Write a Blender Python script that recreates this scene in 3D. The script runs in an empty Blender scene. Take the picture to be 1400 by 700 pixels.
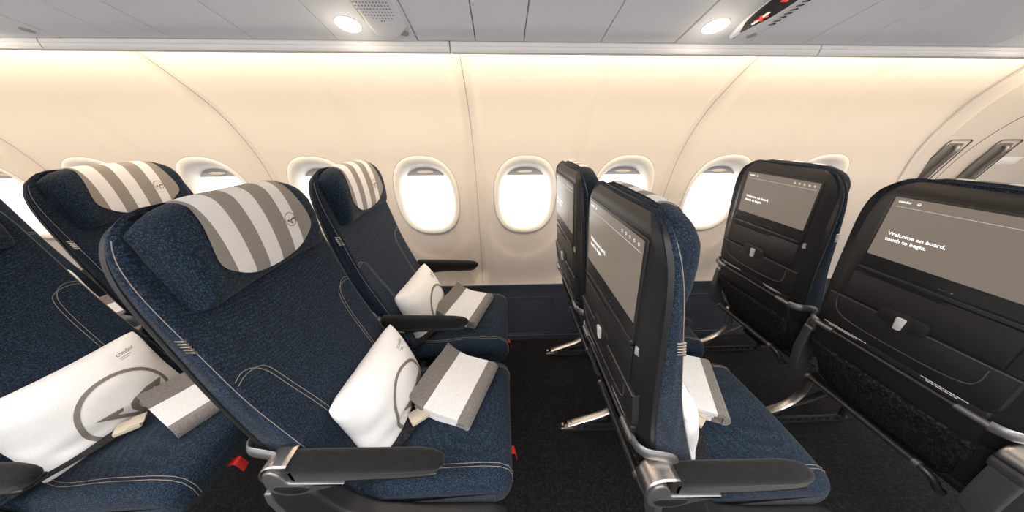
import bpy, bmesh, math, random
from math import sin, cos, pi, sqrt, radians, exp
from mathutils import Vector, Matrix, noise
random.seed(7)
SC = bpy.context.scene
COL = SC.collection

# ------------------------------------------------------------------ helpers
def interp(x, xs, ys):
    if x <= xs[0]: return ys[0]
    for i in range(len(xs) - 1):
        if x <= xs[i + 1]:
            t = (x - xs[i]) / (xs[i + 1] - xs[i])
            return ys[i] + (ys[i + 1] - ys[i]) * t
    return ys[-1]

def smooth_interp(x, xs, ys):
    # Catmull-Rom style cubic through the knots
    n = len(xs)
    if x <= xs[0]: return ys[0]
    if x >= xs[-1]: return ys[-1]
    i = 0
    while x > xs[i + 1]: i += 1
    def slope(k):
        if k == 0: return (ys[1] - ys[0]) / (xs[1] - xs[0])
        if k == n - 1: return (ys[-1] - ys[-2]) / (xs[-1] - xs[-2])
        return (ys[k + 1] - ys[k - 1]) / (xs[k + 1] - xs[k - 1])
    h = xs[i + 1] - xs[i]; t = (x - xs[i]) / h
    m0, m1 = slope(i) * h, slope(i + 1) * h
    return ((2*t**3 - 3*t**2 + 1) * ys[i] + (t**3 - 2*t**2 + t) * m0 + (-2*t**3 + 3*t**2) * ys[i+1] + (t**3 - t**2) * m1)

class MB:
    def __init__(s): s.v = []; s.f = []; s.uv = {}; s.m = []
    def add(s, p, uv=None):
        s.v.append(tuple(p))
        if uv is not None: s.uv[len(s.v) - 1] = uv
        return len(s.v) - 1
    def face(s, idx, m=0): s.f.append(tuple(idx)); s.m.append(m)
    def grid(s, P, close=False, m=0, uv=True, flip=False):
        nu, nv = len(P), len(P[0]); base = len(s.v)
        U = [[0.0] * nv for _ in range(nu)]; V = [[0.0] * nv for _ in range(nu)]
        if uv:
            for i in range(nu):
                for j in range(nv):
                    if i: U[i][j] = U[i-1][j] + (Vector(P[i][j]) - Vector(P[i-1][j])).length
                    if j: V[i][j] = V[i][j-1] + (Vector(P[i][j]) - Vector(P[i][j-1])).length
            for i in range(nu):          # centre the v coordinate so seams stay tidy
                c = V[i][nv // 2]
                for j in range(nv): V[i][j] -= c
        for i in range(nu):
            for j in range(nv): s.add(P[i][j], (U[i][nv // 2], V[i][j]) if uv else None)
        for i in range(nu - 1):
            for j in range(nv - (0 if close else 1)):
                j2 = (j + 1) % nv
                q = (base + i*nv + j, base + i*nv + j2, base + (i+1)*nv + j2, base + (i+1)*nv + j)
                s.face(q[::-1] if flip else q, m(i, j) if callable(m) else m)
        return base
    def loft(s, rings, cap=True, m=0):
        n = len(rings[0]); b = s.grid(rings, close=True, m=m)
        if cap:
            s.face([b + j for j in range(n)][::-1], m if not callable(m) else 0)
            s.face([b + (len(rings) - 1) * n + j for j in range(n)], m if not callable(m) else 0)
    def tube(s, path, r, n=10, m=0, rz=None, cap=True):
        P = [Vector(p) for p in path]; rings = []
        up = Vector((0, 0, 1)); prev = None
        for i, p in enumerate(P):
            if i == 0: t = P[1] - P[0]
            elif i == len(P) - 1: t = P[-1] - P[-2]
            else: t = (P[i+1] - P[i]).normalized() + (P[i] - P[i-1]).normalized()
            t.normalize()
            if prev is None:
                a = up if abs(t.dot(up)) < .9 else Vector((1, 0, 0))
                nrm = (a - t * a.dot(t)).normalized()
            else: nrm = (prev - t * prev.dot(t)).normalized()
            prev = nrm; bi = t.cross(nrm)
            rr = r[i] if isinstance(r, (list, tuple)) else r
            r2 = rz if rz else rr
            rings.append([p + nrm * (r2 * cos(2*pi*k/n)) + bi * (rr * sin(2*pi*k/n)) for k in range(n)])
        s.loft(rings, cap, m)
    def prism(s, poly, fn, d0, d1, bev=0.002, m=0, seg=2):
        """poly: CCW (a,b) outline; fn(a,b,d) -> point; from depth d0 (hidden) to d1 (visible, bevelled)"""
        rings = [[fn(a, b, d0) for a, b in poly]]
        for k in range(seg + 1):
            t = k / seg * pi / 2
            ins = inset(poly, bev * (1 - cos(t)))
            rings.append([fn(a, b, d1 - bev * (1 - sin(t))) for a, b in ins])
        n = len(poly); b = s.grid(rings, close=True, m=m)
        s.face([b + (len(rings) - 1) * n + j for j in range(n)], m)
        s.face([b + j for j in range(n)][::-1], m)
    def round_extrude(s, poly, fn, a0, a1, r, seg=4, m=0):
        """closed outline swept from a0 to a1 with rounded ends"""
        rings = []
        for k in range(seg + 1):
            t = k / seg * pi / 2
            rings.append([fn(x, y, a0 + r * (1 - sin(t))) for x, y in inset(poly, r * (1 - cos(t)))][:] if k else [fn(x, y, a0 + r) for x, y in poly])
        A = []
        for k in range(seg, -1, -1):
            t = k / seg * pi / 2
            A.append([fn(x, y, a0 + r * (1 - cos(t))) for x, y in inset(poly, r * (1 - sin(t)))] if False else
                     [fn(x, y, a0 + r - r * sin(t)) for x, y in inset(poly, r * (1 - cos(t)))])
        B = []
        for k in range(0, seg + 1):
            t = k / seg * pi / 2
            B.append([fn(x, y, a1 - r + r * sin(t)) for x, y in inset(poly, r * (1 - cos(t)))])
        mid = [[fn(x, y, a0 + r + (a1 - a0 - 2*r) * q / 6) for x, y in poly] for q in range(1, 6)]
        s.loft(A + mid + B, True, m)
    def box(s, c, size, bev=0.003, R=None, m=0):
        bm = bmesh.new(); bmesh.ops.create_cube(bm, size=1)
        bmesh.ops.scale(bm, vec=size, verts=bm.verts)
        if bev: bmesh.ops.bevel(bm, geom=bm.edges[:], offset=bev, segments=2, profile=.5, affect='EDGES')
        M = Matrix.Translation(c) @ (R.to_4x4() if R else Matrix.Identity(4))
        bm.transform(M); base = len(s.v); bm.verts.ensure_lookup_table()
        for v in bm.verts: s.add(v.co, (v.co.x + v.co.z, v.co.y))
        for f in bm.faces: s.face([base + v.index for v in f.verts], m)
        bm.free()
    def build(s, name, mats, parent=None, angle=38, smooth=True, recalc=True):
        me = bpy.data.meshes.new(name); me.from_pydata(s.v, [], s.f); 
        if not isinstance(mats, (list, tuple)): mats = [mats]
        for mt in mats: me.materials.append(mt)
        for p, mi in zip(me.polygons, s.m): p.material_index = mi
        if s.uv:
            l = me.uv_layers.new(name='UVMap')
            for lp in me.loops: l.data[lp.index].uv = s.uv.get(lp.vertex_index, (0, 0))
        if recalc:
            bm = bmesh.new(); bm.from_mesh(me); bmesh.ops.recalc_face_normals(bm, faces=bm.faces); bm.to_mesh(me); bm.free()
        if smooth:
            for p in me.polygons: p.use_smooth = True
            me.set_sharp_from_angle(angle=radians(angle))
        o = bpy.data.objects.new(name, me); COL.objects.link(o)
        if parent: o.parent = parent
        return o

def inset(poly, d):
    if d == 0: return list(poly)
    n = len(poly); out = []
    area = sum(poly[i][0]*poly[(i+1)%n][1] - poly[(i+1)%n][0]*poly[i][1] for i in range(n))
    sg = 1 if area > 0 else -1
    for i in range(n):
        p0, p1, p2 = Vector(poly[i-1]), Vector(poly[i]), Vector(poly[(i+1) % n])
        e1 = (p1 - p0); e2 = (p2 - p1)
        if e1.length < 1e-9 or e2.length < 1e-9: out.append(tuple(p1)); continue
        e1.normalize(); e2.normalize()
        n1 = Vector((-e1.y, e1.x)) * sg; n2 = Vector((-e2.y, e2.x)) * sg
        b = n1 + n2
        if b.length < 1e-6: b = n1
        b.normalize(); k = 1 / max(.45, b.dot(n1))
        q = p1 + b * d * k
        out.append((q.x, q.y))
    return out

def round_poly(pts, r, seg=4):
    n = len(pts); out = []
    for i in range(n):
        p0, p1, p2 = Vector(pts[i-1]), Vector(pts[i]), Vector(pts[(i+1) % n])
        rr = r[i] if isinstance(r, (list, tuple)) else r
        a = (p0 - p1); b = (p2 - p1)
        k = min(rr, a.length * .48, b.length * .48)
        if k < 1e-5: out.append(tuple(p1)); continue
        A = p1 + a.normalized() * k; B = p1 + b.normalized() * k
        for j in range(seg + 1):
            t = j / seg
            q = A * (1-t)**2 + p1 * 2*t*(1-t) + B * t*t
            out.append((q.x, q.y))
    return out

def rect(a0, b0, a1, b1): return [(a0, b0), (a1, b0), (a1, b1), (a0, b1)]

def smooth_path(pts, k=6):
    P = [Vector(p) for p in pts]; out = []
    for i in range(len(P) - 1):
        p0 = P[max(0, i-1)]; p1 = P[i]; p2 = P[i+1]; p3 = P[min(len(P)-1, i+2)]
        for j in range(k):
            t = j / k
            out.append(.5 * ((2*p1) + (p2-p0)*t + (2*p0-5*p1+4*p2-p3)*t*t + (-p0+3*p1-3*p2+p3)*t**3))
    out.append(P[-1]); return out

def empty(name, loc, label, cat, group=None, rz=0):
    o = bpy.data.objects.new(name, None); COL.objects.link(o); o.location = loc; o.rotation_euler.z = rz
    o.empty_display_size = .05
    tag(o, label, cat, group); return o
def tag(o, label=None, cat=None, group=None):
    if label: o['label'] = label
    if cat: o['category'] = cat
    if group: o['group'] = group
    return o
def struct(o): o['kind'] = 'structure'; return o
def copy_tree(o, parent=None):
    c = o.copy(); COL.objects.link(c)
    if parent: c.parent = parent
    for ch in list(o.children): copy_tree(ch, c)
    return c

def text_polys(txt, size, bold=0.0):
    cu = bpy.data.curves.new('txt', 'FONT'); cu.body = txt; cu.size = size; cu.offset = bold; cu.resolution_u = 2
    o = bpy.data.objects.new('txt', cu); COL.objects.link(o)
    dg = bpy.context.evaluated_depsgraph_get(); me = o.evaluated_get(dg).to_mesh()
    V = [(v.co.x, v.co.y) for v in me.vertices]; F = [tuple(p.vertices) for p in me.polygons]
    o.evaluated_get(dg).to_mesh_clear(); bpy.data.objects.remove(o); bpy.data.curves.remove(cu)
    return V, F
def add_text(mb, txt, size, fn, bold=0.0, m=0, align='L'):
    V, F = text_polys(txt, size, bold)
    w = max(v[0] for v in V) if V else 0
    off = {'L': 0, 'C': -w/2, 'R': -w}[align]
    b = len(mb.v)
    for x, y in V: mb.add(fn(x + off, y))
    for f in F: mb.face([b + i for i in f], m)

# ------------------------------------------------------------------ materials
def mat(name, col, rough=.5, metal=0, coat=0, spec=.5, bump=None, var=None, sheen=0):
    m = bpy.data.materials.new(name); m.use_nodes = True; nt = m.node_tree; b = nt.nodes['Principled BSDF']
    b.inputs['Base Color'].default_value = (*col, 1); b.inputs['Roughness'].default_value = rough
    b.inputs['Metallic'].default_value = metal; b.inputs['Coat Weight'].default_value = coat
    b.inputs['Specular IOR Level'].default_value = spec; b.inputs['Sheen Weight'].default_value = sheen
    tc = nt.nodes.new('ShaderNodeTexCoord')
    if var:
        n = nt.nodes.new('ShaderNodeTexNoise'); n.inputs['Scale'].default_value = var[0]; n.inputs['Detail'].default_value = 3
        nt.links.new(tc.outputs['Object'], n.inputs['Vector'])
        r = nt.nodes.new('ShaderNodeMapRange'); r.inputs['To Min'].default_value = 1 - var[1]; r.inputs['To Max'].default_value = 1 + var[1]
        nt.links.new(n.outputs['Fac'], r.inputs['Value'])
        mx = nt.nodes.new('ShaderNodeMix'); mx.data_type = 'RGBA'; mx.blend_type = 'MULTIPLY'; mx.inputs['Factor'].default_value = 1
        mx.inputs['A'].default_value = (*col, 1); nt.links.new(r.outputs['Result'], mx.inputs['B'])
        nt.links.new(mx.outputs['Result'], b.inputs['Base Color'])
    if bump:
        n = nt.nodes.new('ShaderNodeTexNoise'); n.inputs['Scale'].default_value = bump[0]; n.inputs['Detail'].default_value = 2
        nt.links.new(tc.outputs['Object'], n.inputs['Vector'])
        bp = nt.nodes.new('ShaderNodeBump'); bp.inputs['Strength'].default_value = bump[1]; bp.inputs['Distance'].default_value = .002
        nt.links.new(n.outputs['Fac'], bp.inputs['Height']); nt.links.new(bp.outputs['Normal'], b.inputs['Normal'])
    return m

def weave(name, lo, hi, cell=.0045, thr=(.45, .95), rough=.9, uvw=True, bump=.35, sheen=.06, stretch=1.0):
    m = bpy.data.materials.new(name); m.use_nodes = True; nt = m.node_tree; b = nt.nodes['Principled BSDF']
    b.inputs['Roughness'].default_value = rough; b.inputs['Specular IOR Level'].default_value = .25
    b.inputs['Sheen Weight'].default_value = sheen; b.inputs['Sheen Roughness'].default_value = .5
    tc = nt.nodes.new('ShaderNodeTexCoord'); mp = nt.nodes.new('ShaderNodeMapping')
    mp.inputs['Scale'].default_value = (1/cell, stretch/cell, 1/cell)
    nt.links.new(tc.outputs['UV' if uvw else 'Object'], mp.inputs['Vector'])
    vo = nt.nodes.new('ShaderNodeTexVoronoi'); vo.inputs['Scale'].default_value = 1; vo.inputs['Randomness'].default_value = .35
    vo.voronoi_dimensions = '2D' if uvw else '3D'
    nt.links.new(mp.outputs['Vector'], vo.inputs['Vector'])
    sp = nt.nodes.new('ShaderNodeSeparateColor'); nt.links.new(vo.outputs['Color'], sp.inputs['Color'])
    mr = nt.nodes.new('ShaderNodeMapRange'); mr.inputs['From Min'].default_value = thr[0]; mr.inputs['From Max'].default_value = thr[1]
    nt.links.new(sp.outputs['Red'], mr.inputs['Value'])
    dr = nt.nodes.new('ShaderNodeMapRange'); dr.inputs['From Min'].default_value = .25; dr.inputs['From Max'].default_value = .6
    dr.inputs['To Min'].default_value = 1; dr.inputs['To Max'].default_value = .15
    nt.links.new(vo.outputs['Distance'], dr.inputs['Value'])
    mu = nt.nodes.new('ShaderNodeMath'); mu.operation = 'MULTIPLY'; nt.links.new(mr.outputs['Result'], mu.inputs[0]); nt.links.new(dr.outputs['Result'], mu.inputs[1])
    mx = nt.nodes.new('ShaderNodeMix'); mx.data_type = 'RGBA'; mx.inputs['A'].default_value = (*lo, 1); mx.inputs['B'].default_value = (*hi, 1)
    nt.links.new(mu.outputs[0], mx.inputs['Factor']); nt.links.new(mx.outputs['Result'], b.inputs['Base Color'])
    bp = nt.nodes.new('ShaderNodeBump'); bp.inputs['Strength'].default_value = bump; bp.inputs['Distance'].default_value = .001
    nt.links.new(dr.outputs['Result'], bp.inputs['Height']); nt.links.new(bp.outputs['Normal'], b.inputs['Normal'])
    return m

def emit(name, col, strength, gloss=False):
    m = bpy.data.materials.new(name); m.use_nodes = True; b = m.node_tree.nodes['Principled BSDF']
    b.inputs['Base Color'].default_value = (.01, .01, .01, 1); b.inputs['Emission Color'].default_value = (*col, 1)
    b.inputs['Emission Strength'].default_value = strength
    b.inputs['Roughness'].default_value = .38 if gloss else .5; b.inputs['Specular IOR Level'].default_value = .12 if gloss else .5
    return m

M = dict(
    navy=weave('navy_weave', (.0034, .0072, .0155), (.030, .066, .116), .0024, (.25, 1.0), uvw=False),
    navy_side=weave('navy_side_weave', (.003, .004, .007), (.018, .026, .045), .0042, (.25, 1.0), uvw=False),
    stitch=mat('stitch_thread', (.26, .22, .19), .8),
    shell=mat('dark_shell_plastic', (.0125, .0125, .014), .46, spec=.45, bump=(600, .12)),
    shell2=mat('dark_tray_plastic', (.0155, .0155, .017), .48, spec=.45, bump=(500, .15)),
    black=mat('black_plastic', (.006, .006, .007), .45),
    edge=mat('grey_edge', (.075, .070, .066), .4),  # lighter grey, also paints the tray edge highlight
    bezel=mat('screen_bezel', (.016, .017, .019), .4),
    leather=mat('black_leatherette', (.012, .012, .013), .5, bump=(300, .2)),
    mesh=weave('pocket_mesh', (.003, .003, .004), (.035, .035, .04), .006, (.35, .9), bump=.6, sheen=0),
    alu=mat('brushed_aluminium', (.62, .58, .54), .32, 1, bump=(150, .05)),
    gunmetal=mat('satin_grey_casting', (.20, .20, .205), .38, .75),
    darkmetal=mat('dark_tube', (.05, .05, .055), .35, .6),
    armpad=weave('armrest_pad', (.004, .004, .0044), (.013, .013, .0145), .0025, (.3, 1), uvw=False, sheen=.1),
    armbase=mat('armrest_base', (.012, .012, .013), .45, bump=(400, .15)),
    white=weave('pillow_cotton', (.80, .80, .80), (.88, .88, .88), .002, (.2, .9), uvw=False, bump=.05, sheen=.1),
    logo=mat('taupe_print', (.21, .185, .165), .8),
    ink=mat('dark_ink', (.04, .04, .045), .7),
    pill_ink=mat('grey_ink', (.22, .23, .26), .8),
    bl_white=weave('blanket_white', (.72, .72, .73), (.88, .88, .89), .0024, (.1, .9), uvw=False, bump=.8, sheen=.3),
    bl_grey=weave('blanket_grey', (.15, .135, .125), (.26, .24, .225), .0024, (.1, .9), uvw=False, bump=.8, sheen=.3),
    anti_w=mat('cover_white', (.68, .675, .69), .75, var=(40, .04)),
    anti_g=mat('cover_taupe', (.235, .215, .20), .75, var=(40, .06)),
    red=mat('red_strap', (.55, .02, .015), .6),
    beige=mat('belt_webbing_beige', (.55, .47, .38), .7, bump=(300, .3)),
    belt=weave('belt_dark', (.006, .006, .008), (.03, .03, .034), .004, (.3, .8), uvw=False),
    reflector=mat('side_marker', (.36, .36, .40), .35),
    screen=emit('screen_display', (.190, .155, .122), 1.0, True),
    screen_txt=emit('screen_text', (1, .98, .95), 1.3),
    screen_line=emit('screen_line', (.62, .55, .48), 1.0),
    white_label=mat('label_white', (.86, .86, .87), .6),
    wall=mat('sidewall_panel', (.69, .635, .598), .55, spec=.3, bump=(900, .08)),
    winrim=mat('window_reveal', (.82, .79, .765), .4, spec=.4),
    shade=mat('window_shade', (.42, .42, .44), .5),
    handle=mat('shade_handle', (.80, .72, .62), .4),
    ceil=mat('bin_underside', (.80, .815, .86), .5, spec=.3, bump=(900, .06)),
    gap=mat('dark_gap', (.05, .05, .05), .8),
    lip=mat('valance', (.72, .70, .69), .65),
    dado=mat('dado_panel', (.012, .020, .036), .55, bump=(300, .15)),
    dado_edge=mat('dado_edge', (.020, .030, .050), .32),
    dark=mat('dado_line', (.006, .009, .015), .6),
    doorp=mat('door_lining', (.62, .58, .55), .5),
    carpet=weave('carpet_loop', (.0035, .0035, .004), (.022, .022, .024), .008, (.3, 1), uvw=False, bump=.9, sheen=.05),
    lamp=emit('downlight_lens', (1, .86, .66), 14),
    signblk=mat('sign_black', (.008, .008, .009), .2),
    sign_w=emit('sign_white', (1, .88, .72), 1.4),
    sign_r=emit('sign_red', (.75, .05, .03), .9),
    cabin=mat('cabin_lining', (.74, .73, .72), .6),
)
# window pane: clear acrylic that lets the daylight straight through
g = bpy.data.materials.new('window_pane'); g.use_nodes = True; nt = g.node_tree; nt.nodes.remove(nt.nodes['Principled BSDF'])
tr = nt.nodes.new('ShaderNodeBsdfTransparent'); gl = nt.nodes.new('ShaderNodeBsdfGlossy'); gl.inputs['Roughness'].default_value = .05
mx = nt.nodes.new('ShaderNodeMixShader'); mx.inputs[0].default_value = .06
nt.links.new(tr.outputs[0], mx.inputs[1]); nt.links.new(gl.outputs[0], mx.inputs[2]); nt.links.new(mx.outputs[0], nt.nodes['Material Output'].inputs[0])
M['pane'] = g

# ------------------------------------------------------------------ layout
PITCH, SW = .84, .483
Y_WIN, Y_AIS = 1.040, .557
def row_x(r): return PITCH * (r - 3)
def row_dy(r): return .028 if r < 3 else -.008

# ------------------------------------------------------------------ seat profile
def hw(z): return smooth_interp(z, [.44, .6, .82, 1.0, 1.06, 1.10, 1.13, 1.155, 1.172, 1.183, 1.19], [.203, .208, .212, .213, .212, .208, .200, .186, .168, .145, .10])
def xr(z): return smooth_interp(z, [.40, .47, .55, .60, .698, .819, .97, 1.135, 1.165, 1.185, 1.20], [.435, .395, .345, .313, .284, .262, .248, .2355, .2355, .240, .25])
def xfe(z): return smooth_interp(z, [.44, .5, .6, .7, .82, .97, 1.0, 1.16, 1.19], [.49, .465, .430, .39, .345, .306, .298, .259, .252])
def SHT(z): return interp(z, [.6, .8, .9, 1.05, 1.15, 1.19], [.027, .024, .020, .013, .008, .008])   # depth of the shell rim
def XF(y, z):
    w = hw(z); e = min(1, abs(y) / w)
    return xfe(z) - .012 * (1 - e**2.5) + .013 * exp(-((z - .66) / .11)**2) * (1 - e**2)
def HZ(y):  # headrest drop near the corners
    e = min(1, abs(y) / .178); return .040 * e**5
HPATH = [(.292, 1.004), (.308, 1.008), (.317, 1.02), (.321, 1.045), (.321, 1.08), (.318, 1.12), (.311, 1.155), (.303, 1.176), (.292, 1.186), (.278, 1.190), (.264, 1.189), (.254, 1.182)]
HP = smooth_path([(a, b, 0) for a, b in HPATH], 6)
_hl = [0]
for i in range(1, len(HP)): _hl.append(_hl[-1] + (HP[i] - HP[i-1]).length)
def hp(v):
    L = v * _hl[-1]
    for i in range(1, len(HP)):
        if L <= _hl[i] + 1e-9:
            t = (L - _hl[i-1]) / (_hl[i] - _hl[i-1]); q = HP[i-1].lerp(HP[i], t); return q.x, q.y
    return HP[-1].x, HP[-1].y
def HS(y, v, off=0.0):
    x, z = hp(v); e = min(1, abs(y) / .1785)
    r = (max(0, 1 - e**18))**.5
    wing = .014 * e**3 * (1 if z < 1.15 else max(0, (1.19 - z) / .04)) * (1 if x > .29 else 0)
    xx = .25 + (x - .25) * r + wing * r
    zz = z - HZ(y) * max(0, (z - 1.004) / .19)
    if off:
        x1, z1 = hp(max(0, v - .01)); x2, z2 = hp(min(1, v + .01)); tx, tz = x2 - x1, z2 - z1; l = sqrt(tx*tx + tz*tz)
        xx += off * tz / l; zz += -off * tx / l
    return (xx, y, zz)
def v_of_z(z):   # front part of the path only
    lo, hi = 0.02, .86
    for _ in range(40):
        mid = (lo + hi) / 2
        if hp(mid)[1] < z: lo = mid
        else: hi = mid
    return (lo + hi) / 2

# bird emblem outline (unit circle coordinates), same on pillow, cover and screen
BIRD = [(-.72, .02), (-.19, -.05), (-.21, -.16), (-.34, -.17), (.03, -.50), (-.06, -.26), (-.04, -.09), (.07, .0), (.42, .10), (.88, .10), (.59, -.30), (.60, -.05), (.15, -.17), (.10, -.24), (.14, -.44), (.24, -.57), (.11, -.72)]
def add_emblem(mb, fn, R, m=0, ring=.06, rscale=1.0, seg=56, bird=None):
    P = []
    for i in range(seg):
        a = 2*pi*i/seg
        P.append([fn(R*(1-ring)*cos(a), R*(1-ring)*sin(a)), fn(R*cos(a), R*sin(a))])
    P.append(P[0]); mb.grid(P, m=m, uv=False)
    bm = bmesh.new(); bl = bird or BIRD
    vs = [bm.verts.new((x*R*rscale, y*R*rscale, 0)) for x, y in bl]
    bm.faces.new(vs); bmesh.ops.triangulate(bm, faces=bm.faces[:])
    bmesh.ops.subdivide_edges(bm, edges=[e for e in bm.edges if e.calc_length() > .012], cuts=3, use_grid_fill=True)
    bmesh.ops.triangulate(bm, faces=bm.faces[:])
    b = len(mb.v); bm.verts.index_update()
    for v in bm.verts: mb.add(fn(v.co.x, v.co.y))
    for f in bm.faces: mb.face([b + v.index for v in f.verts], m)
    bm.free()

def build_seat(kind):
    """kind 'A' aisle seat, 'W' window seat; local frame: x forward, y to the window, z up"""
    root = empty('airplane_seat', (0, 0, 0), 'seat', 'seat')
    # --- cushion
    prof = [(.455, .395), (.80, .370), (.842, .385), (.856, .415), (.856, .445), (.846, .472), (.822, .487), (.78, .493), (.68, .492), (.58, .482), (.51, .472), (.465, .466), (.45, .45)]
    prof = round_poly(prof, .012, 3)
    mb = MB(); mb.round_extrude(prof, lambda x, z, a: (x, a, z), -.210, .210, .040, 7)
    # crown
    mb.v = [(x, y, z + (.012 * max(0, 1 - (y/.2)**2) if z > .44 else 0)) for x, y, z in mb.v]
    cush = mb.build('seat_cushion', M['navy'], root, 60)
    def ctop(x, y): return interp(x, [.42, .50, .58, .68, .78, .822, .846, .856], [.462, .472, .482, .492, .493, .487, .472, .445]) + .012 * max(0, 1 - (y/.2)**2) + .0008
    for s in (-1, 1):
        for d in (.163, .171):
            pts = [(.47 + .0, s*(d - .02), 0), (.55, s*d, 0), (.65, s*d, 0), (.75, s*d, 0), (.81, s*d, 0), (.845, s*d, 0), (.857, s*d, 0)]
            P = [Vector((p[0], p[1], ctop(p[0], p[1]))) for p in smooth_path(pts, 8)]
            P.append(Vector((.857, s*d, .415)))
            mb = MB(); mb.tube(P, .0007, 5); mb.build('seam_stitching', M['stitch'], cush)
    # --- backrest upholstery
    mb = MB(); rings = []
    zs = [.44 + .03 * k for k in range(18)] + [.98 + .01 * k for k in range(17)] + [1.15, 1.157, 1.163, 1.172, 1.179, 1.185]
    for z in sorted(zs):
        w = hw(z); x0 = xr(z); ring = []
        k = 1
        for s in (-1, 1):
            side = [(x0 + SHT(z) + .001, s*(w - .03)), (x0 + SHT(z) + .001, s*(w - .006)), (x0 + SHT(z) + .004, s*w), (x0 + SHT(z) + .003 + (XF(s*w, z) - x0 - SHT(z) - .003)*.5, s*(w + .0015)), (XF(s*w, z) - .005, s*(w - .0015)), (XF(s*w, z) - .001, s*(w - .007))]
            front = [(XF(s*w*q, z), s*w*q) for q in (.92, .84, .74, .62, .48, .32, .16)]
            ring.append(side + front)
        loop = ring[0] + [(XF(0, z), 0)] + ring[1][::-1]
        rings.append([(x if x < x0 + .05 else x0 + .05 + (x - x0 - .05) * k, y, z) for x, y in loop])
    mb.loft(rings)
    back = mb.build('backrest', M['navy'], root, 60)
    for s in (-1, 1):   # lumbar double seam
        for d in (0, .009):
            pts = [(s*.206, .868 - d), (s*.185, .872 - d), (s*(.165 - d), .862 - d*.6), (s*(.148 - d), .835), (s*(.138 - d), .78), (s*(.128 - d), .70), (s*(.12 - d), .60), (s*(.115 - d), .50)]
            P = [Vector((XF(p.x, p.y) + .0008, p.x, p.y)) for p in smooth_path([(a, b, 0) for a, b in pts], 8)]
            mb = MB(); mb.tube(P, .0007, 5); mb.build('seam_stitching', M['stitch'], back)
        P = []
        for k in range(60):     # edge seam running down the side of the upholstery
            z = .52 + .63 * k / 59; P.append(Vector((XF(s*hw(z), z) - .0055, s*(hw(z) - .0008), z)))
        mb = MB(); mb.tube(P, .0007, 5); mb.build('seam_stitching', M['stitch'], back)
    # --- headrest and its striped cover
    ys = [-.178 + .356 * (.5 - .5 * cos(pi * i / 40)) for i in range(41)]
    mb = MB(); mb.grid([[HS(y, j / 50) for j in range(51)] for y in ys])
    hr = mb.build('headrest', M['navy'], root, 70)
    sol = hr.modifiers.new('thick', 'SOLIDIFY'); sol.thickness = .008; sol.offset = -1
    mb = MB(); bounds = [-.1015, -.063, -.027, .011, .0525, .085]
    yy = [-.1285 * cos(pi * i / 90) for i in range(91)]
    yy = sorted(set([round(q, 5) for q in yy] + bounds))
    def zlow(y): return smooth_interp(abs(y), [0, .03, .06, .085, .105, .118, .124, .1275, .1286], [1.022, 1.024, 1.029, 1.039, 1.052, 1.063, 1.071, 1.080, 1.090])
    def vhigh(y):
        a = abs(y)
        if a <= .108: return .955
        return interp(a, [.108, .109, .111, .114, .119, .124, .1275, .1286], [.955, .80, v_of_z(1.178), v_of_z(1.164), v_of_z(1.143), v_of_z(1.123), v_of_z(1.105), v_of_z(1.092)])
    rows = []
    for y in yy:
        v0, v1 = v_of_z(zlow(y) + HZ(y)*.3), vhigh(y)
        rows.append([HS(y, v0 + (max(v1, v0 + .004) - v0) * j / 36, .0022) for j in range(37)])
    def stripe(i, j):
        c = (yy[i] + yy[i+1]) / 2; return sum(c > b for b in bounds) % 2
    mb.grid(rows, m=stripe)
    add_emblem(mb, lambda a, b: HS(.069 + a, v_of_z(1.103 + b), .0032), .0165, m=2, ring=.09, seg=28)
    an = mb.build('headrest_cover', [M['anti_g'], M['anti_w'], M['ink']], hr, 70, recalc=False)
    an['label'] = 'white and taupe striped headrest cover with bird emblem'
    # --- rear plastic shell
    mb = MB(); rings = []
    zs = [.585 + .022 * k for k in range(18)] + [.975 + .01 * k for k in range(17)] + [1.143, 1.149, 1.155, 1.161, 1.167, 1.171, 1.174, 1.177]
    for z in zs:
        w = hw(z + (.006 if z > 1.0 else 0) * min(1, (z - 1.0) / .1)) + .0040; rw = min(.168, w - .012) if z < 1.12 else w * .82
        x0 = xr(z); t = SHT(z)
        if z > 1.15: x0 += (z - 1.15)**2 * 9
        loop = []
        for s in (-1, 1):
            loop.append([(x0 + t + .006, s*(w - .012)), (x0 + t + .005, s*(w - .001)), (x0 + t + .001, s*w), (x0 + t - .005, s*(w - .002)), (x0 + .013, s*(rw + (w - rw)*.62)), (x0 + .003, s*(rw + (w - rw)*.16)), (x0, s*rw), (x0, s*rw*.6)])
        rings.append([(x, y, z) for x, y in loop[0] + [(x0, 0)] + loop[1][::-1]])
    mb.loft(rings)
    sh = mb.build('back_shell', M['shell'], root, 30)
    def S(y, z, d): return (xr(z) - d, y, z)
    # --- screen: black surround painting the shadowed gap, bezel, display, text
    mb = MB(); mb.prism(round_poly(rect(-.1605, .9255, .1605, 1.1465), .008), S, -.02, .0006, .0003)
    mb.build('screen_gap_shade', M['black'], root)
    mb = MB(); mb.prism(round_poly(rect(-.1550, .9290, .1550, 1.1410), .006), S, -.012, .0036, .0018)
    mb.prism(round_poly(rect(-.152, .9155, .152, .9285), .005), S, -.012, .0075, .003)     # lower ledge of the monitor
    mb.prism(round_poly(rect(-.022, .9335, .038, .9385), .002), S, 0, .0042, .0004, 1)
    mb.prism(rect(-.146, .9625, .146, .9635), S, 0, .0040, .0002, 1)
    sc = mb.build('screen', [M['bezel'], M['black']], root)
    mb = MB(); mb.prism(rect(-.147, .9675, .147, 1.1345), S, 0, .0039, .0002)
    mb.build('display', M['screen'], sc)
    mb = MB(); D = .0043
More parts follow.
